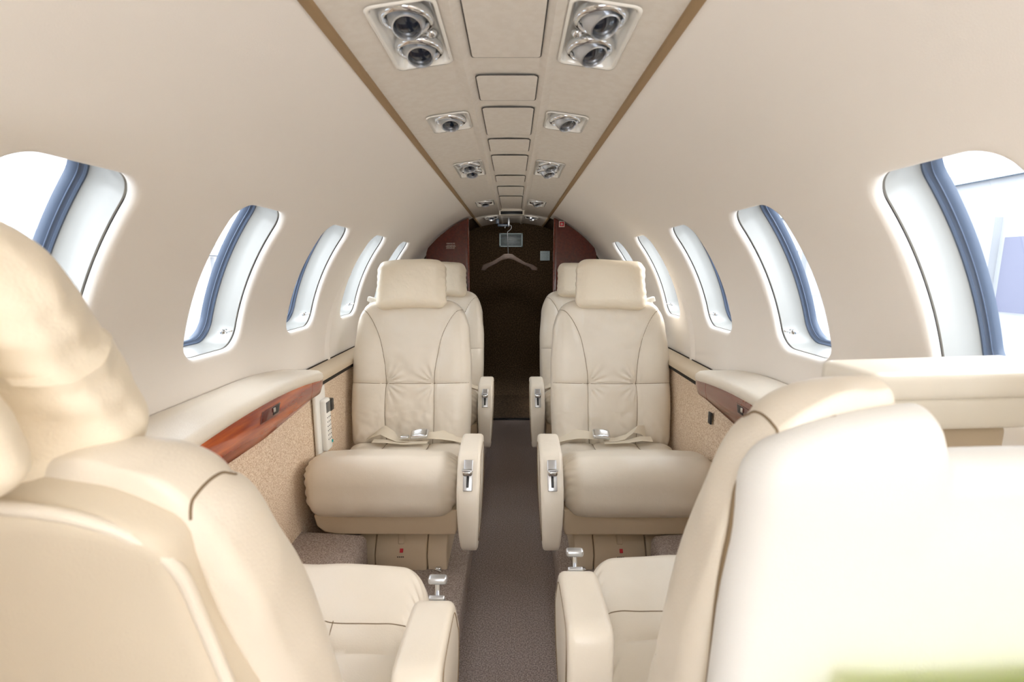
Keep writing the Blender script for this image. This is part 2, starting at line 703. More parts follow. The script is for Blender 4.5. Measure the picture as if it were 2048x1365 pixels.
# slim padded sill above the carpet, aft of the armrests, with a dark rail under it
for s, nm, nm2 in ((-1, 'trim_7', 'trim_9'), (1, 'trim_8', 'trim_10')):
    bm = bmesh.new()
    z = EYE - .365
    add_prism(bm, [(s * .735, z + .006), (s * .70, z + .004), (s * .672, z - .004), (s * .660, z - .016), (s * .660, z - .030), (s * .672, z - .036), (s * .735, z - .036)], 'y', 1.40, 3.12)
    struct(link(nm, bm, VINYL))
    bm = bmesh.new()
    add_prism(bm, [(s * .70, z - .036), (s * .666, z - .036), (s * .666, z - .046), (s * .70, z - .046)], 'y', 1.40, 3.12)
    add_prism(bm, [(s * .731, z + .0055), (s * .724, z + .0095), (s * .722, z + .0055)], 'y', 1.40, 3.12)
    struct(link(nm2, bm, GAP))
# soft raised rib on the wall lining between the third and fourth windows
for s, nm in ((-1, 'trim_11'), (1, 'trim_12')):
    bm = bmesh.new()
    rows = []
    for j in range(41):
        th = math.radians(64 + 29 * j / 40)
        yb_ = 1.845 + .10 * (1 - j / 40) ** 2
        hgt = .010 * min(1, j / 14)
        prof = [(-.030, -.003), (-.018, .30), (-.008, .85), (0, 1.), (.010, .85), (.020, .30), (.032, -.003)]
        rows.append([bm.verts.new(shell_pt(s, th, yb_ + dy, R - (hgt * h if h > 0 else h))) for dy, h in prof])
    for A, B in zip(rows, rows[1:]):
        for k in range(6):
            bm.faces.new((A[k], A[k + 1], B[k + 1], B[k]))
    struct(link(nm, bm, LINER))

# forward bulkhead with the cockpit doorway, behind the photographer
bm = bmesh.new()
for sx in (-1, 1):
    pts = [(sx * .26, -.02), (sx * .26, 1.30)] + [(sx * .72 * math.sin(math.radians(a)), ZC + .72 * math.cos(math.radians(a))) for a in range(10, 100, 5)] + [(sx * .72, -.02)]
    add_prism(bm, pts, 'y', Y0 - .03, Y0)
add_prism(bm, [(-.26, 1.30), (.26, 1.30), (.12, ZC + .715), (-.12, ZC + .715)], 'y', Y0 - .03, Y0)
struct(link('wall_forward', bm, LINER, smooth=False))
bm = bmesh.new()
add_prism(bm, [(-.66, SF + .002), (-.20, SF + .002), (-.20, 1.36), (-.40, 1.34), (-.58, 1.12), (-.66, .95)], 'y', -.62, -.28, .01)
fc = link('added_shade_cabinet', bm, IVORY)  # unseen block added to shade the back of the lower left seat
tag(fc, 'added unseen ivory cabinet keeping light off the lower left seat', 'cabinet')

# ------------------------------------------------------------------ aft bulkhead and divider
bm = bmesh.new()
pts = [(math.sin(math.radians(a)) * .80, ZC + math.cos(math.radians(a)) * .80) for a in range(-120, 121, 5)]
pts = [(x, max(z, -.05)) for x, z in pts] + [(.5, -.05), (-.5, -.05)]
add_prism(bm, pts, 'y', YE, YE + .05)
struct(link('wall_aft', bm, CARPET_D))
for s, nm in ((-1, 'wall_vestibule_left'), (1, 'wall_vestibule_right')):
    bm = bmesh.new()
    rows = []
    for i in range(5):
        y = 3.30 + .70 * i / 4
        rows.append([bm.verts.new((s * .735 * math.sin(math.radians(a)), y, max(-.02, ZC + .735 * math.cos(math.radians(a))))) for a in range(14, 150, 4)])
    for A, B in zip(rows, rows[1:]):
        for k in range(len(A) - 1):
            bm.faces.new((A[k], A[k + 1], B[k + 1], B[k]))
    struct(link(nm, bm, CARPET_D))


def divider(s, m, label):
    t = thing('divider_panel', label, 'divider', (s * .45, 3.14, 0))
    zc = ZC
    pts = []
    for k in range(13):
        x = .285 + (.545 - .285) * k / 12
        pts.append((x, zc + math.sqrt(.722 ** 2 - x * x) - .002))
    pts += [(.556, EYE + .10), (.562, EYE + .02), (.585, EYE - .06), (.62, EYE - .20), (.655, EYE - .32), (.655, SF + .001), (.285, SF + .001)]
    bm = bmesh.new()
    add_prism(bm, [(s * x - s * .45, z) for x, z in pts], 'y', -.015, .015, .003)
    link('panel', bm, m, t)
    bm = bmesh.new()
    add_box(bm, (s * (.281 - .45), 0, (EYE + .322 + SF) / 2), (.012, .040, EYE + .322 - SF), .004)
    link('edge_trim', bm, WOOD_R, t)
    return t


divider(-1, WOOD_D, 'dark mahogany divider panel behind the left rear seat, small white lettering')
divider(1, WOOD_D, 'dark mahogany divider panel behind the right rear seat, red and white sticker')
# lettering on the left divider (too small to read in the photo)
p = W(899, 487, 3.12)
bm = bmesh.new()
for r, (y, wd, h) in enumerate(((487, 16, 1.2), (490.5, 15, .8), (492.8, 18, 1), (495, 16, .8), (497.4, 17, 1))):
    c = W(901, y, 3.122)
    x = -wd / 2
    k = 0
    while x < wd / 2:
        l = (1.4, 2.6, 1.8, 3.1)[k % 4]
        add_box(bm, (c.x + (x + l / 2) * .0033, c.y, c.z), (l * .0033, .0012, h * .0030))
        x += l + .7
        k += 1
o = link('lettering', bm, WPRINT, None, smooth=False)
tag(o, 'tiny white lettering on the left mahogany divider', 'lettering')
# sticker on the right divider
st = thing('warning_sticker', 'small square white-framed red sticker with white cross on right divider', 'sticker', W(1123.5, 448.5, 3.124))
box('frame', (0, 0, 0), (.037, .0016, .037), WPRINT, st, bevel=.0005)
box('red_field', (0, -.0012, 0), (.028, .001, .028), RED, st, bevel=.0003)
bm = bmesh.new()
add_box(bm, (0, -.0020, 0), (.015, .0008, .006))
add_box(bm, (0, -.0020, 0), (.006, .0008, .015))
link('cross', bm, WPRINT, st, smooth=False)

# vent grille on the bulkhead
c = W(1022, 480.5, 3.985)
vg = thing('vent_grille', 'pale grey louvred vent grille on the dark rear bulkhead', 'vent', c)
gw, gh = .195, .112
bm = bmesh.new()
for dx, dz, sx, sz in ((0, gh / 2 - .006, gw, .012), (0, -gh / 2 + .006, gw, .012), (gw / 2 - .006, 0, .012, gh), (-gw / 2 + .006, 0, .012, gh)):
    add_box(bm, (dx, 0, dz), (sx, .014, sz), .002)
link('frame', bm, PLACARD, vg)
box('backing', (0, .009, 0), (gw - .006, .004, gh - .006), BLACK, vg)
bm = bmesh.new()
for i in range(7):
    add_box(bm, (0, 0, -gh / 2 + .021 + i * (gh - .042) / 6), (gw - .02, .006, .0048), .0005)
link('louvre', bm, PLACARD, vg)
# placard
c = W(1090, 512, 3.985)
pl = thing('placard', 'small square pale blue placard with fine print on rear bulkhead', 'placard', c)
box('plate', (0, 0, 0), (.080, .003, .078), PLACARD, pl, bevel=.001)
bm = bmesh.new()
for i in range(6):
    x = -.032
    k = 0
    while x < .028:
        l = (.006, .010, .004, .008)[(k + i) % 4]
        add_box(bm, (x + l / 2, -.0022, .030 - i * .0115), (l, .0008, .0028))
        x += l + .003
        k += 1
link('print', bm, SCREEN, pl, smooth=False)

# coat rod, bracket and hanger
c = W(1017.5, 436, 3.62)
rod = thing('coat_hook', 'silver coat hook stem hanging from the ceiling above the hanger', 'hook', (c.x, 3.62, 0))
zt = strip_z(0)
bm = bmesh.new()
add_tube(bm, [(0, 0, zt - .001), (0, 0, W(1017, 436, 3.62).z)], .007, 12)
add_box(bm, (0, 0, (W(0, 434, 3.62).z + W(0, 452, 3.62).z) / 2), (.016, .016, .075), .003)
link('stem', bm, STEEL, rod)
hz = W(0, 451, 3.62).z
tube('hook_arm', [(0, 0, hz), (0, 0, hz - .006), (0, -.012, hz - .010)], .004, STEEL, rod)
bk = thing('wall_bracket', 'blue-grey clamp bracket beside the coat hook stem', 'bracket', (c.x, 3.64, 0))
b1 = W(995, 443, 3.64)
b2 = W(1003, 451, 3.64)
box('clamp_body', (b1.x - c.x, 0, b1.z), (.026, .026, .038), BLUEM, bk, bevel=.005)
box('clamp_arm', (b2.x - c.x + .012, 0, b2.z), (.080, .022, .018), BLUEM, bk, bevel=.004)
tube('clamp_screw', [(W(1011, 455, 3.63).x - c.x, -.01, b2.z + .004), (W(1011, 455, 3.63).x - c.x - .004, -.012, b2.z - .022)], .004, STEEL, bk)
bm = bmesh.new()
add_tube(bm, [(b1.x - c.x, 0, b1.z + .015), (b1.x - c.x, 0, zt - .002)], .006)
link('post', bm, BLUEM, bk)

HY = 3.60
hp = [W(1018, 451, HY), W(1022, 451.5, HY), W(1022.5, 457, HY), W(1018, 462, HY), W(1015, 465, HY), W(1015.5, 480, HY), W(1016.5, 508, HY)]
hg = thing('coat_hanger', 'brown wooden coat hanger hanging before the dark rear bulkhead', 'coat hanger', (hp[-1].x, HY, 0))
off = Vector((hp[-1].x, HY, 0))
tube('hook', [p_ - off for p_ in catmull(hp, 6)], .0032, STEEL, hg)
up = [(962, 541), (966, 530), (985, 523), (1000, 514), (1008, 508.5), (1016, 507.5), (1025, 508.5), (1034, 515), (1050, 525), (1066, 530), (1075, 536), (1074, 541)]
lo = [(1064, 541), (1059, 535), (1042, 528), (1028, 520.5), (1017, 518), (1004, 520.5), (992, 528), (976, 536), (970, 542)]
bm = bmesh.new()
outl = [W(x, y, HY) - off for x, y in up + lo]
add_prism(bm, [(p_.x, p_.z) for p_ in outl], 'y', -.008, .008, .003)
link('shoulder_bar', bm, HANGER, hg)

# lit-sign box on the ceiling above the divider
sb = thing('ceiling_sign_box', 'small ivory-framed box with dark slot on the ceiling above the divider', 'sign box', (.003, 3.10, strip_z(0)))
bm = bmesh.new()
add_box(bm, (0, 0, -.012), (.165, .055, .006), .002)
add_box(bm, (0, 0, -.038), (.150, .055, .005), .002)
add_box(bm, (-.075, 0, -.025), (.010, .055, .028), .002)
add_box(bm, (.075, 0, -.025), (.010, .055, .028), .002)
add_box(bm, (0, 0, -.004), (.13, .05, .012), .001)
link('frame', bm, IVORY, sb)
box('dark_slot', (0, .004, -.025), (.142, .046, .023), BLACK, sb, bevel=.001)
# small ceiling latch behind it
p = W(1034, 438, 3.80)
lt = thing('ceiling_latch', 'small ivory latch plate at the top of the rear bulkhead', 'latch', p)
box('plate', (0, 0, 0), (.070, .03, .020), IVORY, lt)
box('slot', (-.004, -.016, -.002), (.050, .004, .010), BLACK, lt, bevel=.0005)
box('button', (.022, -.017, -.002), (.012, .006, .009), IVORY, lt, bevel=.001)

# ------------------------------------------------------------------ overhead hatches and lamp panels
HATCH = [(.30, .902, 'large ivory overhead hatch nearest the camera, cut by the photo edge'),
         (.982, 1.118, 'narrow overhead hatch just behind the largest one'),
         (1.167, 1.392, 'square overhead hatch between the second pair of reading lights'),
         (1.438, 1.577, 'narrow overhead hatch, fourth from the camera'),
         (1.637, 1.885, 'overhead hatch between the third pair of reading lights'),
         (1.983, 2.114, 'narrow overhead hatch, sixth from the camera'),
         (2.238, 2.480, 'lighter plain overhead hatch, seventh from the camera'),
         (2.530, 3.010, 'long overhead hatch farthest from the camera, before the sign box')]
for (ya, yb, lab) in HATCH:
    cy = (ya + yb) / 2
    t = thing('overhead_hatch', lab, 'hatch', (.002, cy, strip_z(0)), 'overhead hatches along the ceiling centre')
    hw, hl = .0605, (yb - ya) / 2

    def plate(grow, z, th, rad, m, nm):
        bm = bmesh.new()
        pts = []
        for (sx, sy, a0) in ((1, 1, 0), (-1, 1, 90), (-1, -1, 180), (1, -1, 270)):
            for k in range(6):
                a = math.radians(a0 + 18 * k)
                pts.append((sx * (hw + grow - rad) + rad * math.cos(a), sy * (hl + grow - rad) + rad * math.sin(a)))
        # gently arched: subdivide across
        top = [bm.verts.new((x, y, z - .004 * (x / hw) ** 2)) for x, y in pts]
        bot = [bm.verts.new((x * .99, y, z - th - .004 * (x / hw) ** 2)) for x, y in pts]
        k = len(pts)
        ct = bm.verts.new((0, 0, z))
        cb = bm.verts.new((0, 0, z - th))
        for i in range(k):
            bm.faces.new((top[i], top[(i + 1) % k], bot[(i + 1) % k], bot[i]))
            bm.faces.new((top[i], ct, top[(i + 1) % k]))
            bm.faces.new((bot[i], bot[(i + 1) % k], cb))
        link(nm, bm, m, t)
    plate(.0016, -.0008, .0008, .008, GAP, 'gap')
    plate(0, -.0010, .0010, .008, STRIPM, 'door')


def psu(s, ya, yb, eyes, label, aim):
    cx, cy = s * (PX0 + PX1) / 2, (ya + yb) / 2
    t = thing('reading_light_panel', label, 'reading light', (cx, cy, strip_z(cx)), 'reading light panels in the ceiling')
    hw, hl = (PX1 - PX0) / 2, (yb - ya) / 2
    sl = (strip_z(PX1) - strip_z(PX0)) / (PX1 - PX0) * s

    def zz(x):
        return strip_z(cx + x) - strip_z(cx)
    # recess tub
    bm = bmesh.new()
    rings = []
    for (g, dz) in ((.006, -.0022), (.0045, -.004), (.001, -.004), (-.001, -.001), (-.003, .012), (-.010, .018)):
        ring = []
        rad = .014
        for (sx, sy, a0) in ((1, 1, 0), (-1, 1, 90), (-1, -1, 180), (1, -1, 270)):
            for k in range(7):
                a = math.radians(a0 + 15 * k)
                x = sx * (hw + g - rad) + rad * math.cos(a)
                y = sy * (hl + g - rad) + rad * math.sin(a)
                ring.append(bm.verts.new((x, y, zz(x) + dz)))
        rings.append(ring)
    k = len(rings[0])
    for A, B in zip(rings, rings[1:]):
        for i in range(k):
            bm.faces.new((A[i], A[(i + 1) % k], B[(i + 1) % k], B[i]))
    bm.faces.new(rings[-1])
    link('recess', bm, MIRROR if hl > .0 else IVORY, t)
    for (ey, side_r) in eyes:
        ax = Vector((aim[0], aim[1], -1)).normalized()
        rot = Vector((0, 0, -1)).rotation_difference(ax).to_matrix().to_4x4() @ Matrix.Rotation(math.pi, 4, 'X')
        base = Matrix.Translation((0, ey, .004)) @ Matrix.Rotation(math.pi, 4, 'X')
        bm = bmesh.new()
        add_lathe(bm, [(.040, -.004), (.041, .004), (.038, .008), (.034, .009), (.031, .006), (.030, -.002)], base, 36)
        ring = link('bezel', bm, CHROME, t)
        bm = bmesh.new()
        M = Matrix.Translation((0, ey, .006)) @ rot
        add_lathe(bm, [(.029, -.004), (.0292, .002), (.027, .010), (.024, .016), (.0225, .0235), (.0205, .0245), (.0195, .0225), (.019, .016)], M, 32)
        add_lathe(bm, [(0, .0150), (.0195, .0150)], M, 32)
        eb = link('eyeball', bm, SATIN, t)
        bm = bmesh.new()
        add_lathe(bm, [(.0192, .0155), (.0188, .0175), (.012, .0200), (0, .0212)], M, 28)
        link('lens', bm, LENS, eb)
    if len(eyes) > 1:
        bm = bmesh.new()
        add_lathe(bm, [(.0085, 0), (.009, .003), (.007, .006), (.004, .0085), (0, .0092)], Matrix.Translation((-s * .029, -.003, .006)) @ Matrix.Rotation(math.pi, 4, 'X'), 20)
        link('button', bm, CHROME, t)
    return t


MIRROR = mat('gloss_ivory_bezel', (248, 246, 240), .14, coat=1)
side_n = {-1: 'left', 1: 'right'}
PL = ['twin-eyeball reading light panel nearest the camera on the %s of the ceiling',
      'single-eyeball reading light panel, second from the camera, %s side',
      'third reading light panel from the camera, %s side of the ceiling',
      'small reading light panel just before the divider, %s side',
      'slim reading light panel behind the divider, %s side']
for s in (-1, 1):
    for i, (ya, yb) in enumerate(PSU_Y):
        h = (yb - ya) / 2
        if i == 0:
            eyes = [(-.052, 0), (.046, 0)]
        elif i == 2:
            eyes = [(-.058, 0), (.05, 0)]
        else:
            eyes = [(-.006, 0)]
        psu(s, ya, yb, eyes, PL[i] % side_n[s], ((.12, -.40) if s < 0 else (.28, -.36)))

# ------------------------------------------------------------------ side armrest ledges


def side_ledge(s, wood, label, ya=.60):
    t = thing('side_ledge', label, 'ledge', (s * .66, 1.0, EYE - .37))
    ox, oy, oz = s * .66, 1.0, EYE - .37
    ye = 1.575
    # padded top lofted along the cabin
    bm = bmesh.new()
    rows = []
    N = 60
    for i in range(N + 1):
        y = ya + (ye - ya) * i / N
        u = max(0, (y - 1.18) / (ye - 1.18))
        zin = EYE - .322 - .10 * (max(0, 1.18 - y)) ** 2 * 1.6 - .033 * u ** 2
        zw = EYE - .298 - .055 * u ** 2.2
        tip = math.sqrt(max(0, 1 - (max(0, (y - 1.50)) / (ye - 1.50)) ** 2)) if y > 1.50 else 1
        xi = .735 - (.735 - .612) * (.35 + .65 * tip)
        h = .030 * (.3 + .7 * tip)
        ring = []
        prof = [(.7275, zw), (.71, zw + .006), (.68, (zw * .6 + zin * .4) + .010), (xi + .035, zin + .013), (xi + .014, zin + .011), (xi + .003, zin + .003), (xi, zin - .008), (xi + .004, zin - h * .6), (xi + .02, zin - h), (.7275, zin - h)]
        for x, z in prof:
            ring.append(bm.verts.new((s * x - ox, y - oy, z - oz)))
        rows.append(ring)
    for A, B in zip(rows, rows[1:]):
        for k in range(len(A)):
            bm.faces.new((A[k], A[(k + 1) % len(A)], B[(k + 1) % len(A)], B[k]))
    bm.faces.new(rows[0])
    bm.faces.new(rows[-1][::-1])
    link('pad', bm, LEATHER, t)

    # veneer face

    def face(y0, y1, nm, tipr=False, gap=.0012):
        bm = bmesh.new()
        n_ = 30
        rows = []
        for i in range(n_ + 1):
            y = y0 + gap + (y1 - y0 - 2 * gap) * i / n_
            u = max(0, (y - 1.18) / (ye - 1.18))
            zt = EYE - .322 - .10 * (max(0, 1.18 - y)) ** 2 * 1.6 - .033 * u ** 2 - .010
            zb = EYE - .438 + .024 * min(1, max(0, (y - 1.15) / .3))
            xo = .618
            if tipr:
                q = (y - y0) / (y1 - y0)
                rr_ = math.sqrt(max(0, 1 - max(0, (q - .45) / .55) ** 2.4))
                zt2 = zb + .045 + (zt - zb - .045) * (.55 + .45 * rr_)
                zb2 = zb + .045 - .045 * (.15 + .85 * rr_)
                zt, zb = zt2, zb2
                xo = .618 + .035 * (1 - rr_)
            prof = [(xo + .06, zt), (xo + .008, zt), (xo + .001, zt - .005), (xo, zt - .012), (xo + .001, (zt + zb) / 2), (xo + .008, zb + .004), (xo + .014, zb), (xo + .06, zb)]
            rows.append([bm.verts.new((s * x - ox, y - oy, z - oz)) for x, z in prof])
        for A, B in zip(rows, rows[1:]):
            for k in range(len(A)):
                bm.faces.new((A[k], A[(k + 1) % len(A)], B[(k + 1) % len(A)], B[k]))
        bm.faces.new(rows[0])
        bm.faces.new(rows[-1][::-1])
        return link(nm, bm, wood, t)
    face(ya, .885, 'veneer_front')
    vp = face(.885, 1.44, 'veneer_door')
    face(1.44, 1.560, 'veneer_end_cap', True)
    # latch recess
    ly, lz = 1.18 - oy, EYE - .372 - oz
    bm = bmesh.new()
    add_prism(bm, [(ly - .052, lz - .014), (ly + .040, lz - .014), (ly + .052, lz + .014), (ly - .040, lz + .014)], 'x', s * .6165 - ox, s * .625 - ox, .001)
    lr = link('latch_recess', bm, WOOD_D, vp)
    bm = bmesh.new()
    add_prism(bm, [(ly + .008, lz - .010), (ly + .038, lz - .010), (ly + .046, lz + .012), (ly + .012, lz + .012)], 'x', s * .6155 - ox, s * .620 - ox, .0015)
    link('latch', bm, BLACK, vp)
    bm = bmesh.new()
    add_box(bm, (s * .6145 - ox, ly + .014, lz + .004), (.003, .010, .012), .001)
    link('latch_catch', bm, CHROME, vp)
    return t


side_ledge(-1, WOOD, 'padded cream side armrest with glossy orange mahogany face, left wall')
side_ledge(1, WOOD_R, 'padded cream side armrest with dark reddish mahogany face, right wall')

# handset and cradle
hs = thing('cabin_phone', 'white telephone handset on its wall cradle beside the left seat', 'telephone', (-.672, 1.60, EYE - .54))
box('cradle', (.003, 0, .01), (.014, .085, .24), WHITE, hs, bevel=.005)
hd = box('handset', (.018, .012, -.01), (.022, .052, .19), WHITE, hs, bevel=.009, seg=4)
box('screen', (.0295, .012, .055), (.0015, .034, .038), SCREEN, hd, bevel=.0004)
bm = bmesh.new()
for i in range(6):
    for j in range(3):
        add_box(bm, (.0297, .012 + (j - 1) * .012, .018 - i * .016), (.0014, .0035, .004), .0004)
link('keypad', bm, SCREEN, hd)
box('function_button', (.030, .030, -.078), (.004, .008, .010), TEAL, hd, bevel=.001)
bx = box('wall_socket', (-.668, 1.69, EYE - .50), (.020, .034, .045), BLACK, None, bevel=.004)
tag(bx, 'small black socket block on tan carpet just behind the telephone', 'socket')
bx = box('jack_plate', (.672, 1.515, EYE - .494), (.006, .022, .040), BLACK, None, bevel=.002)
tag(bx, 'small black jack plate on the tan carpet under the right armrest', 'socket')

# ------------------------------------------------------------------ seats
REC_Z = .29           # recline pivot height (local)


def backrest_mesh(thick=.115, dense=1.0, rear=False):
    nx, ny, nzz = int(104 * dense), int(20 * dense), int(124 * dense)
    V, F = rbox(.50, thick, .64, .045, nx, ny, nzz)
    V[:, 2] += .60
    X, Y, Z = V[:, 0].copy(), V[:, 1].copy(), V[:, 2].copy()
    u = np.abs(X) / .25
    v = (Z - .28) / .64
    # outline: waist, taper to the shoulders, arched top with dropped corners
    hw = 1 - .02 * sstep(v, .0, .0 + .01) * (1 - sstep(v, 0, .3)) - .045 * sstep(v, .55, 1.0)
    V[:, 0] = X * hw
    V[:, 2] = Z - sstep(v, .45, 1.) * (.012 * u ** 2 + .085 * u ** 7) - .008
    # front face shaping
    front = sstep(-Y, 0, thick * .42)
    X2, Z2 = V[:, 0], V[:, 2]
    bol = .016 * np.exp(-((np.abs(X2) - .185) / .060) ** 2) * sstep(v, .0, .12)
    lum = .014 * np.exp(-((v - .30) / .22) ** 2)
    top = .016 * sstep(v, .70, 1.0)
    puff = bol + lum - .004 + .006 * np.exp(-((v - .75) / .2) ** 2)
    V[:, 1] -= front * puff
    V[:, 1] += top
    side = [(-.212, .862), (-.185, .845), (-.155, .80), (-.128, .735), (-.110, .65), (-.103, .60), (-.100, .548)]
    low = [(-.100, .548), (-.102, .45), (-.100, .36), (-.094, .285)]
    seams = [side, [(-x, z) for x, z in side], low, [(-x, z) for x, z in low], [(-.26, .552), (-.1, .548), (.1, .548), (.26, .552)]]
    for i, sm in enumerate(seams):
        D = dist_poly(X2, Z2, sm)
        V[:, 1] += front * (.0055 * np.exp(-(D / .016) ** 1.2) + .0025 * np.exp(-(D / .0045) ** 2))
    # gathers fanning from the lower centre panel and along the crossing seam
    W_ = np.zeros(len(V))
    for cx_ in (-.1, .1):
        sg = 1 if cx_ < 0 else -1
        dx, dz = (X2 - cx_) * sg, Z2 - .55
        for sgn, am in ((1, .0024), (-1, .0020)):
            ang = np.arctan2(dx, dz * sgn + 1e-6)
            rr = np.hypot(dx, dz)
            W_ += am * np.sin(ang * 15 + 1.3) * np.exp(-((rr - .045) / .035) ** 2) * (dz * sgn > 0) * (dx > 0)
    W_ += .0022 * nz(V, 26, 3.1) * (np.abs(X2) < .12) + .0020 * nz(V, 12, 8.) + .0012 * nz(V, 45, 5.) * (v < .25)
    W_ += .0030 * np.sin(X2 * 180 + 4 * nz(V, 9, 1.)) * np.exp(-((v - .02) / .05) ** 2)
    V[:, 1] += front * W_ * 1.6
    # puckers along the top and edges
    return V, F, seams


def headrest_mesh(seed=0., w_=.29, t_=.115, h_=.205):
    V, F = rbox(w_, t_, h_, .040, 64, 26, 46)
    X, Y, Z = V[:, 0].copy(), V[:, 1].copy(), V[:, 2].copy()
    u, v = X / (w_ / 2), Z / (h_ / 2)
    # pillow: full in the middle, pinched at the corners
    V[:, 1] = Y * (1.0 - .38 * np.clip(np.abs(u), 0, 1) ** 5) * (1 - .10 * v ** 4)
    V[:, 0] = X * (1 - .025 * np.cos(v * 1.5)) * (1 + .02 * (1 - v))
    V[:, 2] = Z + .004 * np.sin(u * 2 + seed) - .006 * u ** 2
    e = np.clip((np.abs(u) - .72) / .28, 0, 1)
    wr = .0011 * np.sin(v * 22 + 5 * nz(V, 6, seed)) * e + .0026 * nz(V, 20, seed) * (.2 + e) + .0022 * nz(V, 8, seed + 3)
    nrm = V / (np.linalg.norm(V * [1 / w_, 1 / t_, 1 / h_], axis=1)[:, None] + 1e-6) * [1 / w_, 1 / t_, 1 / h_]
    nrm /= np.linalg.norm(nrm, axis=1)[:, None] + 1e-9
    V = V + nrm * wr[:, None]
    return V, F


def cushion_mesh():
    V, F = rbox(.500, .50, .165, .062, 84, 84, 30)
    V[:, 1] += -.225
    V[:, 2] += .225
    X, Y, Z = V[:, 0].copy(), V[:, 1].copy(), V[:, 2].copy()
    q = np.clip(-Y / .47, 0, 1)
    rise = .090 * sstep(q, .12, .80)
    V[:, 2] += rise
    # thicker front roll
    roll = sstep(q, .55, .95)
    V[:, 2] += (Z - .225) * .22 * roll
    topm = sstep(Z, .24, .30)
    V[:, 2] += topm * (.010 * (1 - (X / .25) ** 2))
    seams = [[(-.088, .0), (-.088, -.25)], [(.088, 0.), (.088, -.25)], [(-.25, -.262), (-.2, -.25), (-.088, -.247), (0, -.268), (.088, -.247), (.2, -.25), (.25, -.262)]]
    for sm in seams:
        D = dist_poly(X, Y, sm)
        V[:, 2] -= topm * (.0065 * np.exp(-(D / .018) ** 1.2) + .0022 * np.exp(-(D / .004) ** 2))
    e = sstep(np.abs(X), .19, .25)
    V[:, 0] += np.sign(X) * e * (.0028 * np.sin(Z * 260 + Y * 190 + 3 * nz(V, 7, 2.)))
    V[:, 2] += topm * .0030 * nz(V, 13, 4.)
    V[:, 1] += sstep(-Y, .38, .47) * .0028 * nz(V, 14, 9.)
    # soft corner: pull the front corners back
    V[:, 1] += .022 * (np.abs(X) / .25) ** 6 * roll
    return V, F, seams


ARM_PROF_F = [(-.300, .452), (-.34, .458), (-.43, .452), (-.462, .441), (-.484, .415), (-.506, .380), (-.527, .345), (-.537, .28), (-.528, .20), (-.510, .155), (-.478, .135), (-.43, .140), (-.37, .175), (-.31, .25), (-.29, .36), (-.288, .42)]


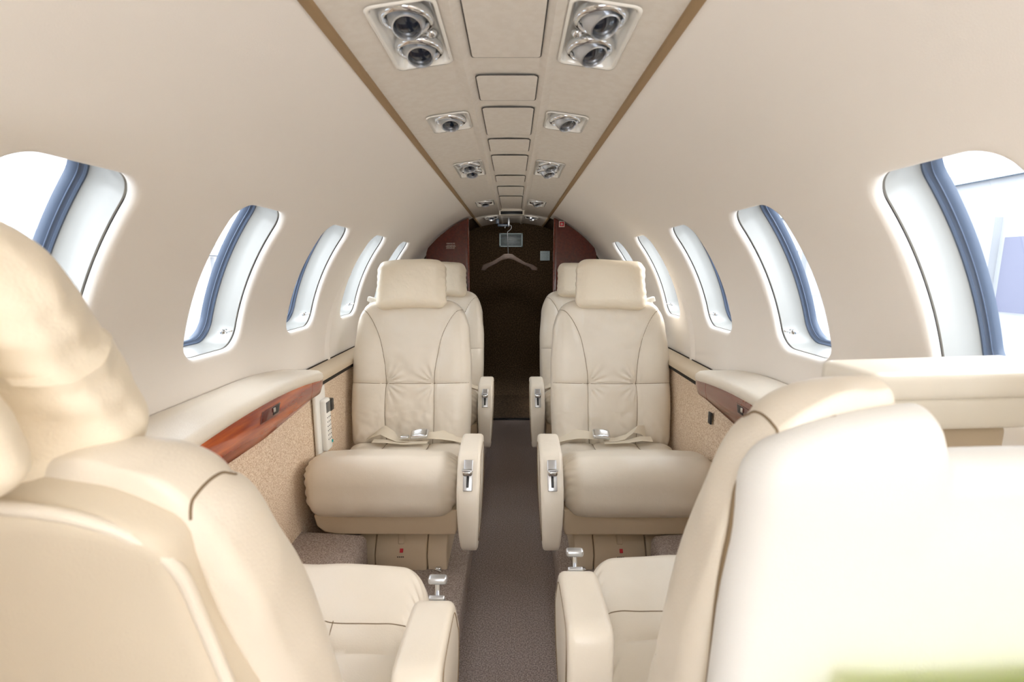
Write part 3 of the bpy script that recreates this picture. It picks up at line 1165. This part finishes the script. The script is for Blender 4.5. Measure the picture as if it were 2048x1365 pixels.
def seat(row, s, loc, facing, recline, label, headrest=True, style='plain', arm_shift=0., group=None, belts=True, detail=1.0, tall=0., cush=(0, 0), arm_up=0.):
    """s = which side of the aisle (-1 left, 1 right); facing = -1 towards the camera, 1 away; local -y is the front"""
    rz = 0 if facing < 0 else math.pi
    t = thing('cabin_armchair', label, 'seat', loc, group or 'cream leather cabin seats', rz)
    a = -s if facing < 0 else s          # local x direction of the aisle
    Rm = Matrix.Translation((0, 0, REC_Z)) @ Matrix.Rotation(-recline, 4, 'X') @ Matrix.Translation((0, .058, -REC_Z))

    def app(V):
        V = np.array(V, float)
        V[:, 2] += tall * np.clip((V[:, 2] - .3) / .6, 0, 1.3)
        M = np.array(Rm)
        return V @ M[:3, :3].T + M[:3, 3]
    # backrest
    V, F, seams = backrest_mesh(dense=detail)
    bv = bvh_of(V, F)
    if style != 'plain':
        V[:, 1] -= np.maximum(V[:, 1], 0) * .75 * sstep(V[:, 2], .60, .90)
        tp = sstep(V[:, 2], .80, .86) * np.exp(-((V[:, 1] - .012) / .018) ** 2)
        V[:, 2] += tp * .0032 * np.sin(V[:, 0] * 120 + 4 * nz(V, 9, 2.)) * (.4 + .6 * np.abs(nz(V, 11, 7.)))
        bv = bvh_of(V, F)
    if style == 'scoop':
        V[:, 2] -= .085 * sstep(V[:, 2], .74, .88) * (1 - sstep(np.abs(V[:, 0]), .095, .13))
    Vt = app(V)
    br = link_me('backrest', np_mesh('backrest', Vt, F), LEATHER, t)
    bm = bmesh.new()
    for sm in seams:
        pts = catmull([(x, 0, z) for x, z in sm if style == 'plain' or z < .83], 12)
        project_tube(bm, bv, pts, (0, 1, 0))
    if style != 'plain':
        # gusset seams crossing from the front panel to the rear shell at each shoulder
        for sx in (-1, 1):
            pts = [(sx * .205, y, 1.2) for y in np.linspace(-.040, .016, 24)]
            project_tube(bm, bv, pts, (0, 0, -1), r=.0011)
        outl = [(-.232, .30), (-.240, .45), (-.238, .62), (-.228, .76), (-.205, .845), (-.16, .878), (-.09, .896), (0, .90)]
        outl = outl + [(-x, z) for x, z in outl[-2::-1]]
    for v_ in bm.verts:
        v_.co.z += tall * max(0, (v_.co.z - .3) / .6)
    bm.transform(Rm)
    link('seam', bm, SEAM, br)
    # rear shell: leans forward towards its top edge, like the cushion in front of it
    if style != 'plain':
        scoop = style == 'scoop'
        HWS, HS, ZS = (.238, .62, .594) if scoop else (.236, .62, .590)

        def bend(V):
            V = np.array(V, float)
            X, Z = V[:, 0].copy(), V[:, 2].copy()
            u = np.abs(X) / HWS
            v = Z / HS + .5
            V[:, 0] = X * (1 - (.03 if scoop else .13) * sstep(v, .60, 1.))
            V[:, 2] = Z + ZS - sstep(v, .50, 1) * ((.016 if scoop else .004) * u ** 2 + (.036 if scoop else .036) * u ** 5.5)
            if scoop:
                V[:, 2] -= .040 * sstep(v, .80, 1.) * (1 - sstep(np.abs(X), .088, .118))
            V[:, 1] += .070 - .052 * sstep(v, .45, 1.05) + .006 * (1 - u ** 4)
            return V
        V, F = rbox(2 * HWS, .044, HS, .021 if scoop else .011, 90, 10, 90)
        m_ = SHELL_W if scoop else SHELL_L
        rs = link_me('rear_shell', np_mesh('rear_shell', app(bend(V)), F), m_, t)
        ring = [(-1, -.46 + .86 * k / 40) for k in range(40)]
        for k in range(0, 60):
            an = math.pi * (1 - k / 60)
            ring.append((math.copysign(abs(math.cos(an)) ** .35, math.cos(an)), .40 + .10 * abs(math.sin(an)) ** .35))
        ring += [(1, .40 - .86 * k / 39) for k in range(40)]
        # the seam line runs where the shell leaves the leather behind it
        pre = []
        for u_, v_ in ring:
            for y in np.linspace(-.021, .016, 26):
                ins = .021 - math.sqrt(max(0, .021 ** 2 - y * y))
                p_ = Vector(bend([(u_ * (HWS - ins), y, v_ * HS - (ins if v_ > .40 else 0))])[0])
                loc, nrm, _i, _d = bv.find_nearest(p_)
                if (p_ - loc).dot(nrm) > (.0006 if scoop else .0035):
                    break
            pre.append(p_)
        pre = [pre[0]] + [(pre[k - 1] + pre[k] * 2 + pre[k + 1]) / 4 for k in range(1, len(pre) - 1)] + [pre[-1]]
        if not scoop:
            pre = bend([(u_ * (HWS - .0005), .017, v_ * HS) for u_, v_ in ring])
        P3 = [Vector(p) for p in app(pre)]
        if scoop:
            for part in (P3[:62], P3[-62:]):
                tube('edge_seam', part, .0026, SEAM, rs)
        else:
            tube('piping', P3, .0045, LEATHER, rs)
    # headrest
    if headrest:
        hr = None
        if style == 'piped':
            V, F = headrest_mesh(1.7, .275, .10, .185)
            V[:, 0] *= 1 + .05 * (V[:, 2] < 0)
            X, Z = V[:, 0].copy(), V[:, 2].copy()
            f1 = nz(V, 5.5, 11.)
            V[:, 1] += .007 * np.sin(X * 70 - Z * 34 + 1.6 * f1) 
            V[:, 2] -= .024 * (np.abs(X) / .14) ** 3 * sstep(Z, -.06, .08)
            V += [0, -.025, .968]
            hr = link_me('headrest', np_mesh('headrest', app(V), F), LEATHER_HR, t)
            V, F = headrest_mesh(5.2, .285, .075, .180)
            V[:, 0] *= 1 + .08 * (-V[:, 2] / .11)
            V += [0, .050, 1.008]
            link_me('headrest_flap', np_mesh('headrest_flap', app(V), F), LEATHER_HR, t)
        else:
            V, F = headrest_mesh(s * 1.3 + row)
            V += [0, -.060 + .012, .965]
            hr = link_me('headrest', np_mesh('headrest', app(V), F), LEATHER_HR, t)
        # outboard shoulder-strap guide
        if facing < 0:
            bm = bmesh.new()
            b = Rm @ Vector((-a * .178, -.012, .905))
            add_box(bm, b, (.036, .024, .022), .004, Matrix.Rotation(a * .3, 3, 'Y'))
            add_box(bm, b + Vector((a * .004, -.016, -.020)), (.026, .006, .016), .002, Matrix.Rotation(a * .6, 3, 'Y'))
            g = link('strap_guide', bm, WHITE, t)
            bm = bmesh.new()
            c0 = b + Vector((a * .010, -.020, -.028))
            add_tube(bm, [c0 + Vector((x, 0, z)) for x, z in ((-.010, .010), (.010, .012), (.012, -.002), (-.004, -.008), (-.012, -.002))], .0022, 6, True)
            link('guide_ring', bm, CHROME, g)
    # seat cushion
    V, F, seams = cushion_mesh()
    V[:, 1] += cush[0] * np.clip(-V[:, 1] / .3, 0, 1)
    V[:, 2] += cush[1]
    bv = bvh_of(V, F)
    cu = link_me('seat_cushion', np_mesh('seat_cushion', V, F), LEATHER, t)
    bm = bmesh.new()
    for sm in seams:
        project_tube(bm, bv, catmull([(x, y, .5) for x, y in sm], 12), (0, 0, -1))
    link('seam', bm, SEAM, cu)
    # skirt under the cushion
    bm = bmesh.new()
    o_ = -a
    pts = [(o_ * .205, .238), (o_ * .222, .215), (o_ * .215, .180), (o_ * .190, .158), (o_ * .150, .150), (a * .240, .150), (a * .246, .17), (a * .246, .238)]
    add_prism(bm, pts, 'y', -.425, -.03, .008)
    link('skirt', bm, VINYL, t)
    # pedestal
    ped = [(-.385, .0), (-.392, .055), (-.375, .085), (-.33, .150), (-.05, .150), (-.05, .0)]
    for nm, x0, x1 in (('pedestal_side', -.098, -.040), ('drawer', -.0375, .136), ('pedestal_side', .1385, .205)):
        bm = bmesh.new()
        xx = sorted((a * x0, a * x1))
        P_ = ped if nm != 'drawer' else [(y - .004, z) for y, z in ped[:4]] + ped[4:]
        add_prism(bm, P_, 'x', xx[0], xx[1], .005)
        pc = link(nm, bm, VINYL, t)
        if nm == 'drawer':
            xm = (xx[0] + xx[1]) / 2
            rot = Matrix.Rotation(math.radians(35), 3, 'X')
            h = box('handle', (xm, -.368, .108), (.020, .006, .042), VINYL, pc, bevel=.002, rot=Matrix.Rotation(math.radians(-36), 3, 'X'))
            bm = bmesh.new()
            add_box(bm, (xm + .003, -.3905, .073), (.011, .002, .013), .0005, Matrix.Rotation(math.radians(-32), 3, 'X'))
            link('red_tag', bm, RED, pc)
            bm = bmesh.new()
            for k in range(4):
                add_box(bm, (xm - .009 + k * .0062, -.3975, .054), (.0042, .001, .004))
            link('print', bm, PRINT, pc)
    bm = bmesh.new()
    add_box(bm, (a * .05, -.20, .006), (.27, .33, .012), .001)
    link('base_plate', bm, BLACK, t)
    bm = bmesh.new()
    add_box(bm, (a * .175, -.392, .008), (.018, .012, .010), .002)
    add_tube(bm, [(a * .165, -.398, .010), (a * .185, -.402, .004)], .003)
    link('rail_lock', bm, CHROME, t)
    # aisle armrest
    bm = bmesh.new()
    P_ = [(y + arm_shift, z + arm_up) for y, z in ARM_PROF_F]
    P_ = [(p_.x, p_.y) for p_ in catmull([(y, z, 0) for y, z in P_], 5, True)]
    x0, x1 = sorted((a * .257, a * .328))
    add_prism(bm, P_, 'x', x0, x1, .012, 4)
    xc_ = (x0 + x1) / 2
    for v_ in bm.verts:
        f = max(0, min(1, (.40 - v_.co.z) / .27))
        v_.co.x = xc_ + (v_.co.x - xc_) * (1 - .30 * f * f)
    ar = link('armrest', bm, LEATHER, t)
    # seam around the aisle face
    bm = bmesh.new()
    cy_, cz_ = np.mean([p_[0] for p_ in P_]), np.mean([p_[1] for p_ in P_])
    add_tube(bm, [(xc_ + a * .0354 * (1 - .30 * max(0, min(1, (.40 - (cz_ + (z - cz_) * .86)) / .27)) ** 2), cy_ + (y - cy_) * .80, cz_ + (z - cz_) * .86) for y, z in P_], .0012, 5, True)
    link('seam', bm, SEAM, ar)
    # chrome recline lever on the armrest nose
    xm = a * .2925
    p0, p1 = Vector((xm, -.5315 + arm_shift, .352)), Vector((xm, -.5365 + arm_shift, .262))
    nx_ = math.atan2(-(p0.y - p1.y), (p0.z - p1.z))
    rotm = Matrix.Rotation(-.55, 3, 'X')
    pc_ = Vector((xm, -.5045 + arm_shift, .3945 + arm_up))
    lv = box('lever_plate', pc_, (.028, .008, .092), SATIN, ar, bevel=.002, rot=rotm)
    box('lever_slot', pc_ + rotm @ Vector((0, -.0038, -.010)), (.008, .003, .052), BLACK, lv, bevel=.001, rot=rotm)
    if arm_shift:
        kb = Vector((xm, -.498 + arm_shift, .450 + arm_up))
        tube('lever_stem', [(xm, -.492 + arm_shift, .415 + arm_up), kb], .0045, CHROME, ar)
        box('lever_knob', kb + Vector((0, 0, .006)), (.034, .016, .014), SATIN, ar, bevel=.005, seg=3)
    else:
        V, F = rbox(.030, .022, .020, .008, 10, 8, 8)
        V += np.array([xm, -.521 + arm_shift, .411 + arm_up])
        link_me('lever_knob', np_mesh('lever_knob', V, F), CHROME, lv)
        box('lever_lip', (xm, -.530 + arm_shift, .423 + arm_up), (.030, .012, .004), SATIN, lv, bevel=.0015)
    # lap belt
    if belts:
        bm = bmesh.new()
        if a > 0:       # left seat: buckle towards the aisle
            ribbon(bm, [((-.17, .004, .325), (0, 1, .1)), ((-.135, -.010, .346), (.3, 1, .4)), ((-.100, -.020, .366), (.4, .7, .8)), ((-.065, -.034, .352), (.5, .8, .4)), ((-.035, -.05, .336), (0, 1, 0)), ((.01, -.055, .338), (0, 1, 0))], .042)
            ribbon(bm, [((-.135, -.045, .329), (0, 1, 0)), ((-.08, -.062, .335), (0, 1, 0)), ((.0, -.070, .333), (0, 1, .1)), ((.09, -.066, .334), (0, 1, 0))], .036)
            ribbon(bm, [((.22, .0, .322), (0, 1, .5)), ((.185, -.014, .336), (0, 1, .5)), ((.14, -.022, .347), (.1, 1, .6)), ((.10, -.036, .350), (.2, 1, .3)), ((.06, -.048, .352), (0, 1, .2))], .046)
        else:
            ribbon(bm, [((-.225, .0, .326), (0, 1, .5)), ((-.19, -.014, .342), (0, 1, .6)), ((-.15, -.020, .350), (.1, 1, .6)), ((-.115, -.032, .352), (.1, 1, .4)), ((-.07, -.048, .350), (0, 1, .2))], .048)
            ribbon(bm, [((.13, .0, .335), (0, 1, .3)), ((.115, -.012, .366), (.5, .6, .8)), ((.085, -.022, .372), (.6, .6, .6)), ((.04, -.040, .345), (.3, .9, .2)), ((.0, -.05, .338), (0, 1, 0)), ((-.03, -.052, .337), (0, 1, 0))], .040)
            ribbon(bm, [((.15, -.03, .332), (0, 1, .3)), ((.10, -.05, .342), (0, 1, .2)), ((.05, -.062, .336), (0, 1, 0)), ((-.05, -.066, .334), (0, 1, .1))], .034)
        bl = link('seat_belt', bm, BELT, t)
        V, F = rbox(.072, .044, .020, .009, 20, 14, 8)
        V[:, 2] += .004 * np.cos(V[:, 0] * 40)
        c0 = np.array([.055 if a > 0 else -.06, -.052, .360])
        th = -.16 if a > 0 else .14
        cs, sn = math.cos(th), math.sin(th)
        V = V @ np.array([[cs, 0, -sn], [0, 1, 0], [sn, 0, cs]]) @ np.array([[1, 0, 0], [0, .86, .5], [0, -.5, .86]]) + c0
        link_me('buckle', np_mesh('buckle', V, F), CHROME, bl)
        if a > 0:
            V, F = rbox(.034, .026, .013, .005, 10, 8, 5)
            V += np.array([-.003, -.060, .352])
            link_me('latch_tongue', np_mesh('latch_tongue', V, F), CHROME, bl)
    return t


SHELL_W = mat('white_seat_shell', (226, 226, 224), .6, bump=[(500, .0008)], bump_strength=.3)
SX = .415
seat(1, -1, (-SX, .55, SF), 1, math.radians(17), 'cream leather seat at lower left seen from behind, crumpled headrest pillow', True, 'piped', arm_shift=.27, belts=False, tall=.03, cush=(.05, -.042))
seat(1, 1, (SX + .012, .585, SF), 1, math.radians(15), 'seat at lower right seen from behind, white rear shell and no headrest', False, 'scoop', arm_shift=.24, belts=False, tall=.06, cush=(.05, -.042), arm_up=.012)
seat(2, -1, (-SX, 1.85, SF), -1, math.radians(12), 'cream leather seat facing the camera left of the aisle, in front')
seat(2, 1, (SX + .01, 1.85, SF), -1, math.radians(12), 'cream leather seat facing the camera right of the aisle, in front')
seat(3, -1, (-SX, 2.71, SF), -1, math.radians(12), 'cream leather rear seat half hidden behind the left facing seat', detail=.7)
seat(3, 1, (SX + .01, 2.71, SF), -1, math.radians(12), 'cream leather rear seat half hidden behind the right facing seat', detail=.7)

# ivory ledge box between the front right seat and the window wall
lb = thing('ledge_box', 'white padded ledge box beyond the front right seat, under the window', 'ledge', (.570, .60, EYE - .158))
V, F = rbox(.25, .10, .036, .010, 30, 12, 8)
V += [0, 0, .018]
V[:, 2] += V[:, 0] * .03
link_me('top_pad', np_mesh('top_pad', V, F), IVORY, lb)
V, F = rbox(.25, .092, .042, .006, 30, 12, 8)
V += [0, .002, -.018]
V[:, 2] += V[:, 0] * .03
link_me('body', np_mesh('body', V, F), IVORY, lb)
V, F = rbox(.19, .07, .055, .01, 10, 6, 10)
V += [-.02, .01, -.066]
link_me('lower_panel', np_mesh('lower_panel', V, F), VINYL, lb)
# lime cloth at the bottom right corner
V, F = rbox(.30, .016, .09, .006, 50, 4, 20)
V[:, 1] += .003 * np.sin(V[:, 0] * 60)
V[:, 2] += .004 * np.sin(V[:, 0] * 25 + 1)
p = W(1900, 1366, .315)
V += np.array([.415, p.y - .012, p.z - .043])
o = link_me('safety_vest', np_mesh('safety_vest', V, F), LIME)
tag(o, 'strip of lime yellow cloth against the seat back at the bottom right corner', 'cloth')

# ------------------------------------------------------------------ outside
bm = bmesh.new()
add_box(bm, (0, 10, -1.05), (160, 160, .1))
o = link('ground', bm, APRON, smooth=False)
struct(o)


def hangar(name, label, x, y0, y1, h, doors, sgn):
    t = thing(name, label, 'building', (x, (y0 + y1) / 2, -1))
    L = y1 - y0
    bm = bmesh.new()
    add_box(bm, (sgn * 5, 0, h / 2), (10, L, h))
    link('wall', bm, HANGAR, t, smooth=False)
    bm = bmesh.new()
    add_prism(bm, [(-.4 * sgn, h), (10.4 * sgn, h), (5 * sgn, h + 1.6)], 'y', -L / 2 - .4, L / 2 + .4)
    link('roof', bm, HBLUE, t, smooth=False)
    for (a, b, hh) in doors:
        bm = bmesh.new()
        add_box(bm, (-.06 * sgn, (a + b) / 2 - (y0 + y1) / 2, hh / 2), (.12, b - a, hh))
        link('hangar_door', bm, HDOOR, t, smooth=False)
        for yy in (a - .6, b + .6):
            bm = bmesh.new()
            add_box(bm, (-.2 * sgn, yy - (y0 + y1) / 2, (hh + 1) / 2), (.4, .5, hh + 1))
            link('pillar', bm, HANGAR, t, smooth=False)
    return t


hangar('hangar_building', 'pale hangar with lilac doors seen through the right windows', 24, -6, 60, 6.5, [(12, 23.4, 3.6), (27, 34, 3.6), (40, 50, 3.6)], 1)
hangar('terminal_building', 'long low white building seen through the left windows', -30, 4, 70, 3.4, [(22, 26, 2.2), (33, 40, 2.2), (48, 52, 2.2)], -1)
